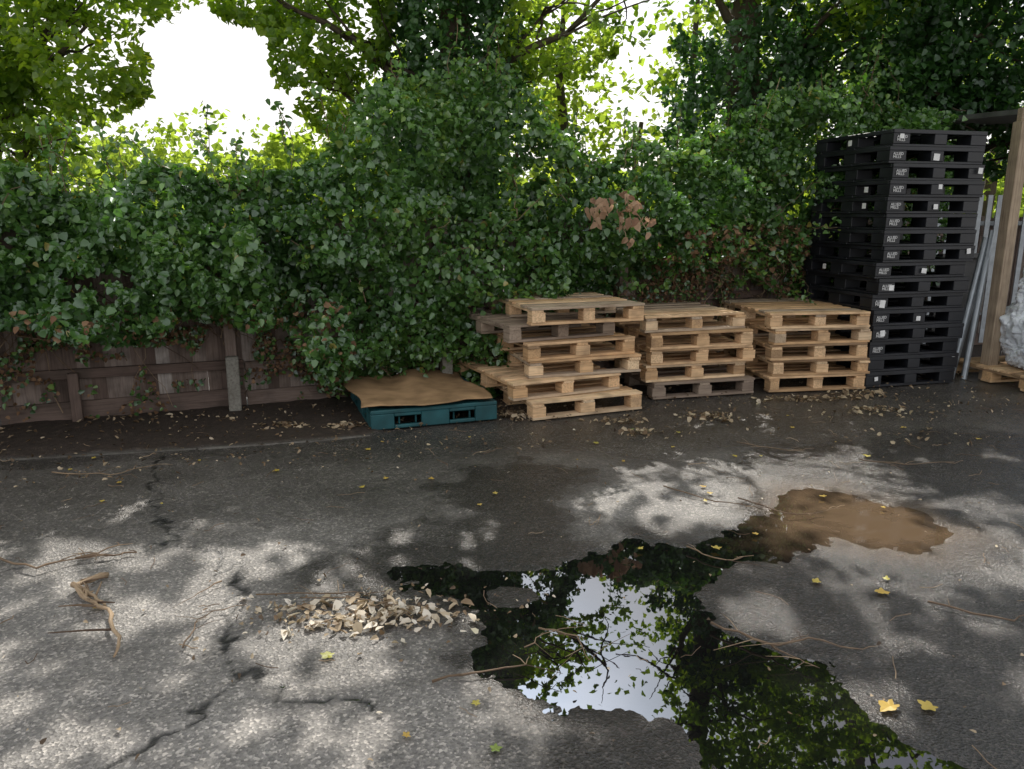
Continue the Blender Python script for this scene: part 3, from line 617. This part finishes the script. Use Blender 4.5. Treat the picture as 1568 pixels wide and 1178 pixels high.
for x_,y_,s in PY:
    a0=rng.uniform(0,6.28); n0=len(V); k=20; r_=rng.random(); V.append((x_,y_,.014)); R.append(r_); fold=rng.uniform(0,6.28); el=rng.uniform(.6,1)
    for j in range(k):
        t=j/k*2*math.pi; rr=s*(.78+.2*math.cos(5*t)+.1*math.cos(t))*rng.uniform(.85,1.1)
        dx,dy=rr*math.cos(t),rr*el*math.sin(t)
        V.append((x_+dx*math.cos(a0)-dy*math.sin(a0),y_+dx*math.sin(a0)+dy*math.cos(a0),.01+.3*abs(rr*math.sin(t+fold))*rng.uniform(.6,1))); R.append(r_)
    for j in range(k): F.append([n0,n0+1+j,n0+1+(j+1)%k])
mk('yellow_leaves',V,F,YELLOW,None,R)
def branch(name,paths,r0):
    b=MB()
    for pts in paths:
        pts=[np.array((p[0],p[1],p[2] if len(p)>2 else .018)) for p in pts]; fine=[]
        for a,c in zip(pts[:-1],pts[1:]):
            for k in range(4): fine.append(a*(1-k/4)+c*k/4+np.array([*rng.normal(0,.006,2),rng.normal(0,.003)]))
        fine.append(pts[-1]); n_=len(fine); rr=r0 if pts is paths[0] else r0*.8
        b.tube(fine,[rr*(1-.6*i/n_)*rng.uniform(.8,1.25) for i in range(n_)],7,rnd=rng.uniform(.6,1) if r0>.01 else rng.uniform(.2,.8))
        for j in range(n_//2):
            i=int(rng.integers(1,n_)); d=rng.normal(0,.06,2); b.tube([fine[i],fine[i]+np.array([d[0]*.5,d[1]*.5,.01]),fine[i]+np.array([d[0]*1.2,d[1],.012])],[r0*.35,r0*.28,r0*.15],5)
    b.build(name,STICK,None,smooth=True)
branch('fallen_branch',[[(-1.83,3.16),(-1.9,3.03,.03),(-1.73,2.86,.04),(-1.65,2.82,.03),(-1.5,2.62,.03),(-1.46,2.5)],[(-1.9,3.03,.03),(-1.78,2.95,.03),(-1.68,2.86)]],.015)
branch('fallen_branch',[[(-2.6,3.36),(-2.43,3.32),(-2.17,3.2,.03),(-2.06,3.3),(-1.93,3.47)],[(-2.06,3.3,.03),(-1.9,3.36),(-1.8,3.38)]],.008)
for pth,r_ in [([(-1.22,2.55),(-1.26,2.74),(-1.22,2.84),(-1.1,2.88)],.004),([(-.26,2.36),(-.1,2.41),(.05,2.45)],.006),([(.79,2.74),(.97,2.58,.02),(1.13,2.6,.03),(1.31,2.55)],.006),([(.97,2.58,.02),(1.02,2.5),(1.1,2.43)],.004),([(.1,2.7),(.24,2.62,.03),(.28,2.48)],.005),([(.05,2.58),(.15,2.65,.03),(.3,2.72)],.003),([(-1.1,2.97),(-.74,2.98),(-.5,3.0)],.004),([(.9,4.3),(1.15,4.05),(1.4,3.95)],.005),([(1.3,4.1),(1.5,3.85),(1.7,3.9)],.005),([(-1.3,3.1),(-1.35,2.95)],.004),([(2.3,4.8),(2.55,4.7),(2.9,4.75)],.005),([(1.6,5.2),(1.9,5.0),(2.1,5.05)],.005),([(-2.9,4.55),(-2.5,4.5),(-2.3,4.7)],.005),([(1.75,2.9),(2.0,2.75),(2.2,2.9)],.005),([(.85,3.45),(1.0,3.3),(1.15,3.35)],.005),([(-.9,2.95),(-.6,2.9,.03),(-.3,2.85)],.003),([(-.8,2.7),(-.5,2.9,.03),(-.35,2.7)],.003)]:
    branch('fallen_twig',[pth],r_)
b=MB()
for i in range(300):
    x_=rng.uniform(-4,5.2);y_=rng.uniform(1.8,6.6);a=rng.uniform(0,6.28);L=rng.uniform(.03,.16); r_=rng.uniform(.001,.0022)
    if y_>FY(x_)-.2: continue
    p0=np.array([x_,y_,.014]); p1=p0+np.array([math.cos(a)*L,math.sin(a)*L,rng.uniform(0,.012)])
    b.tube(wig(p0,p1,4,.006,rng),[r_]*5,4)
b.build('twig_litter',STICK)
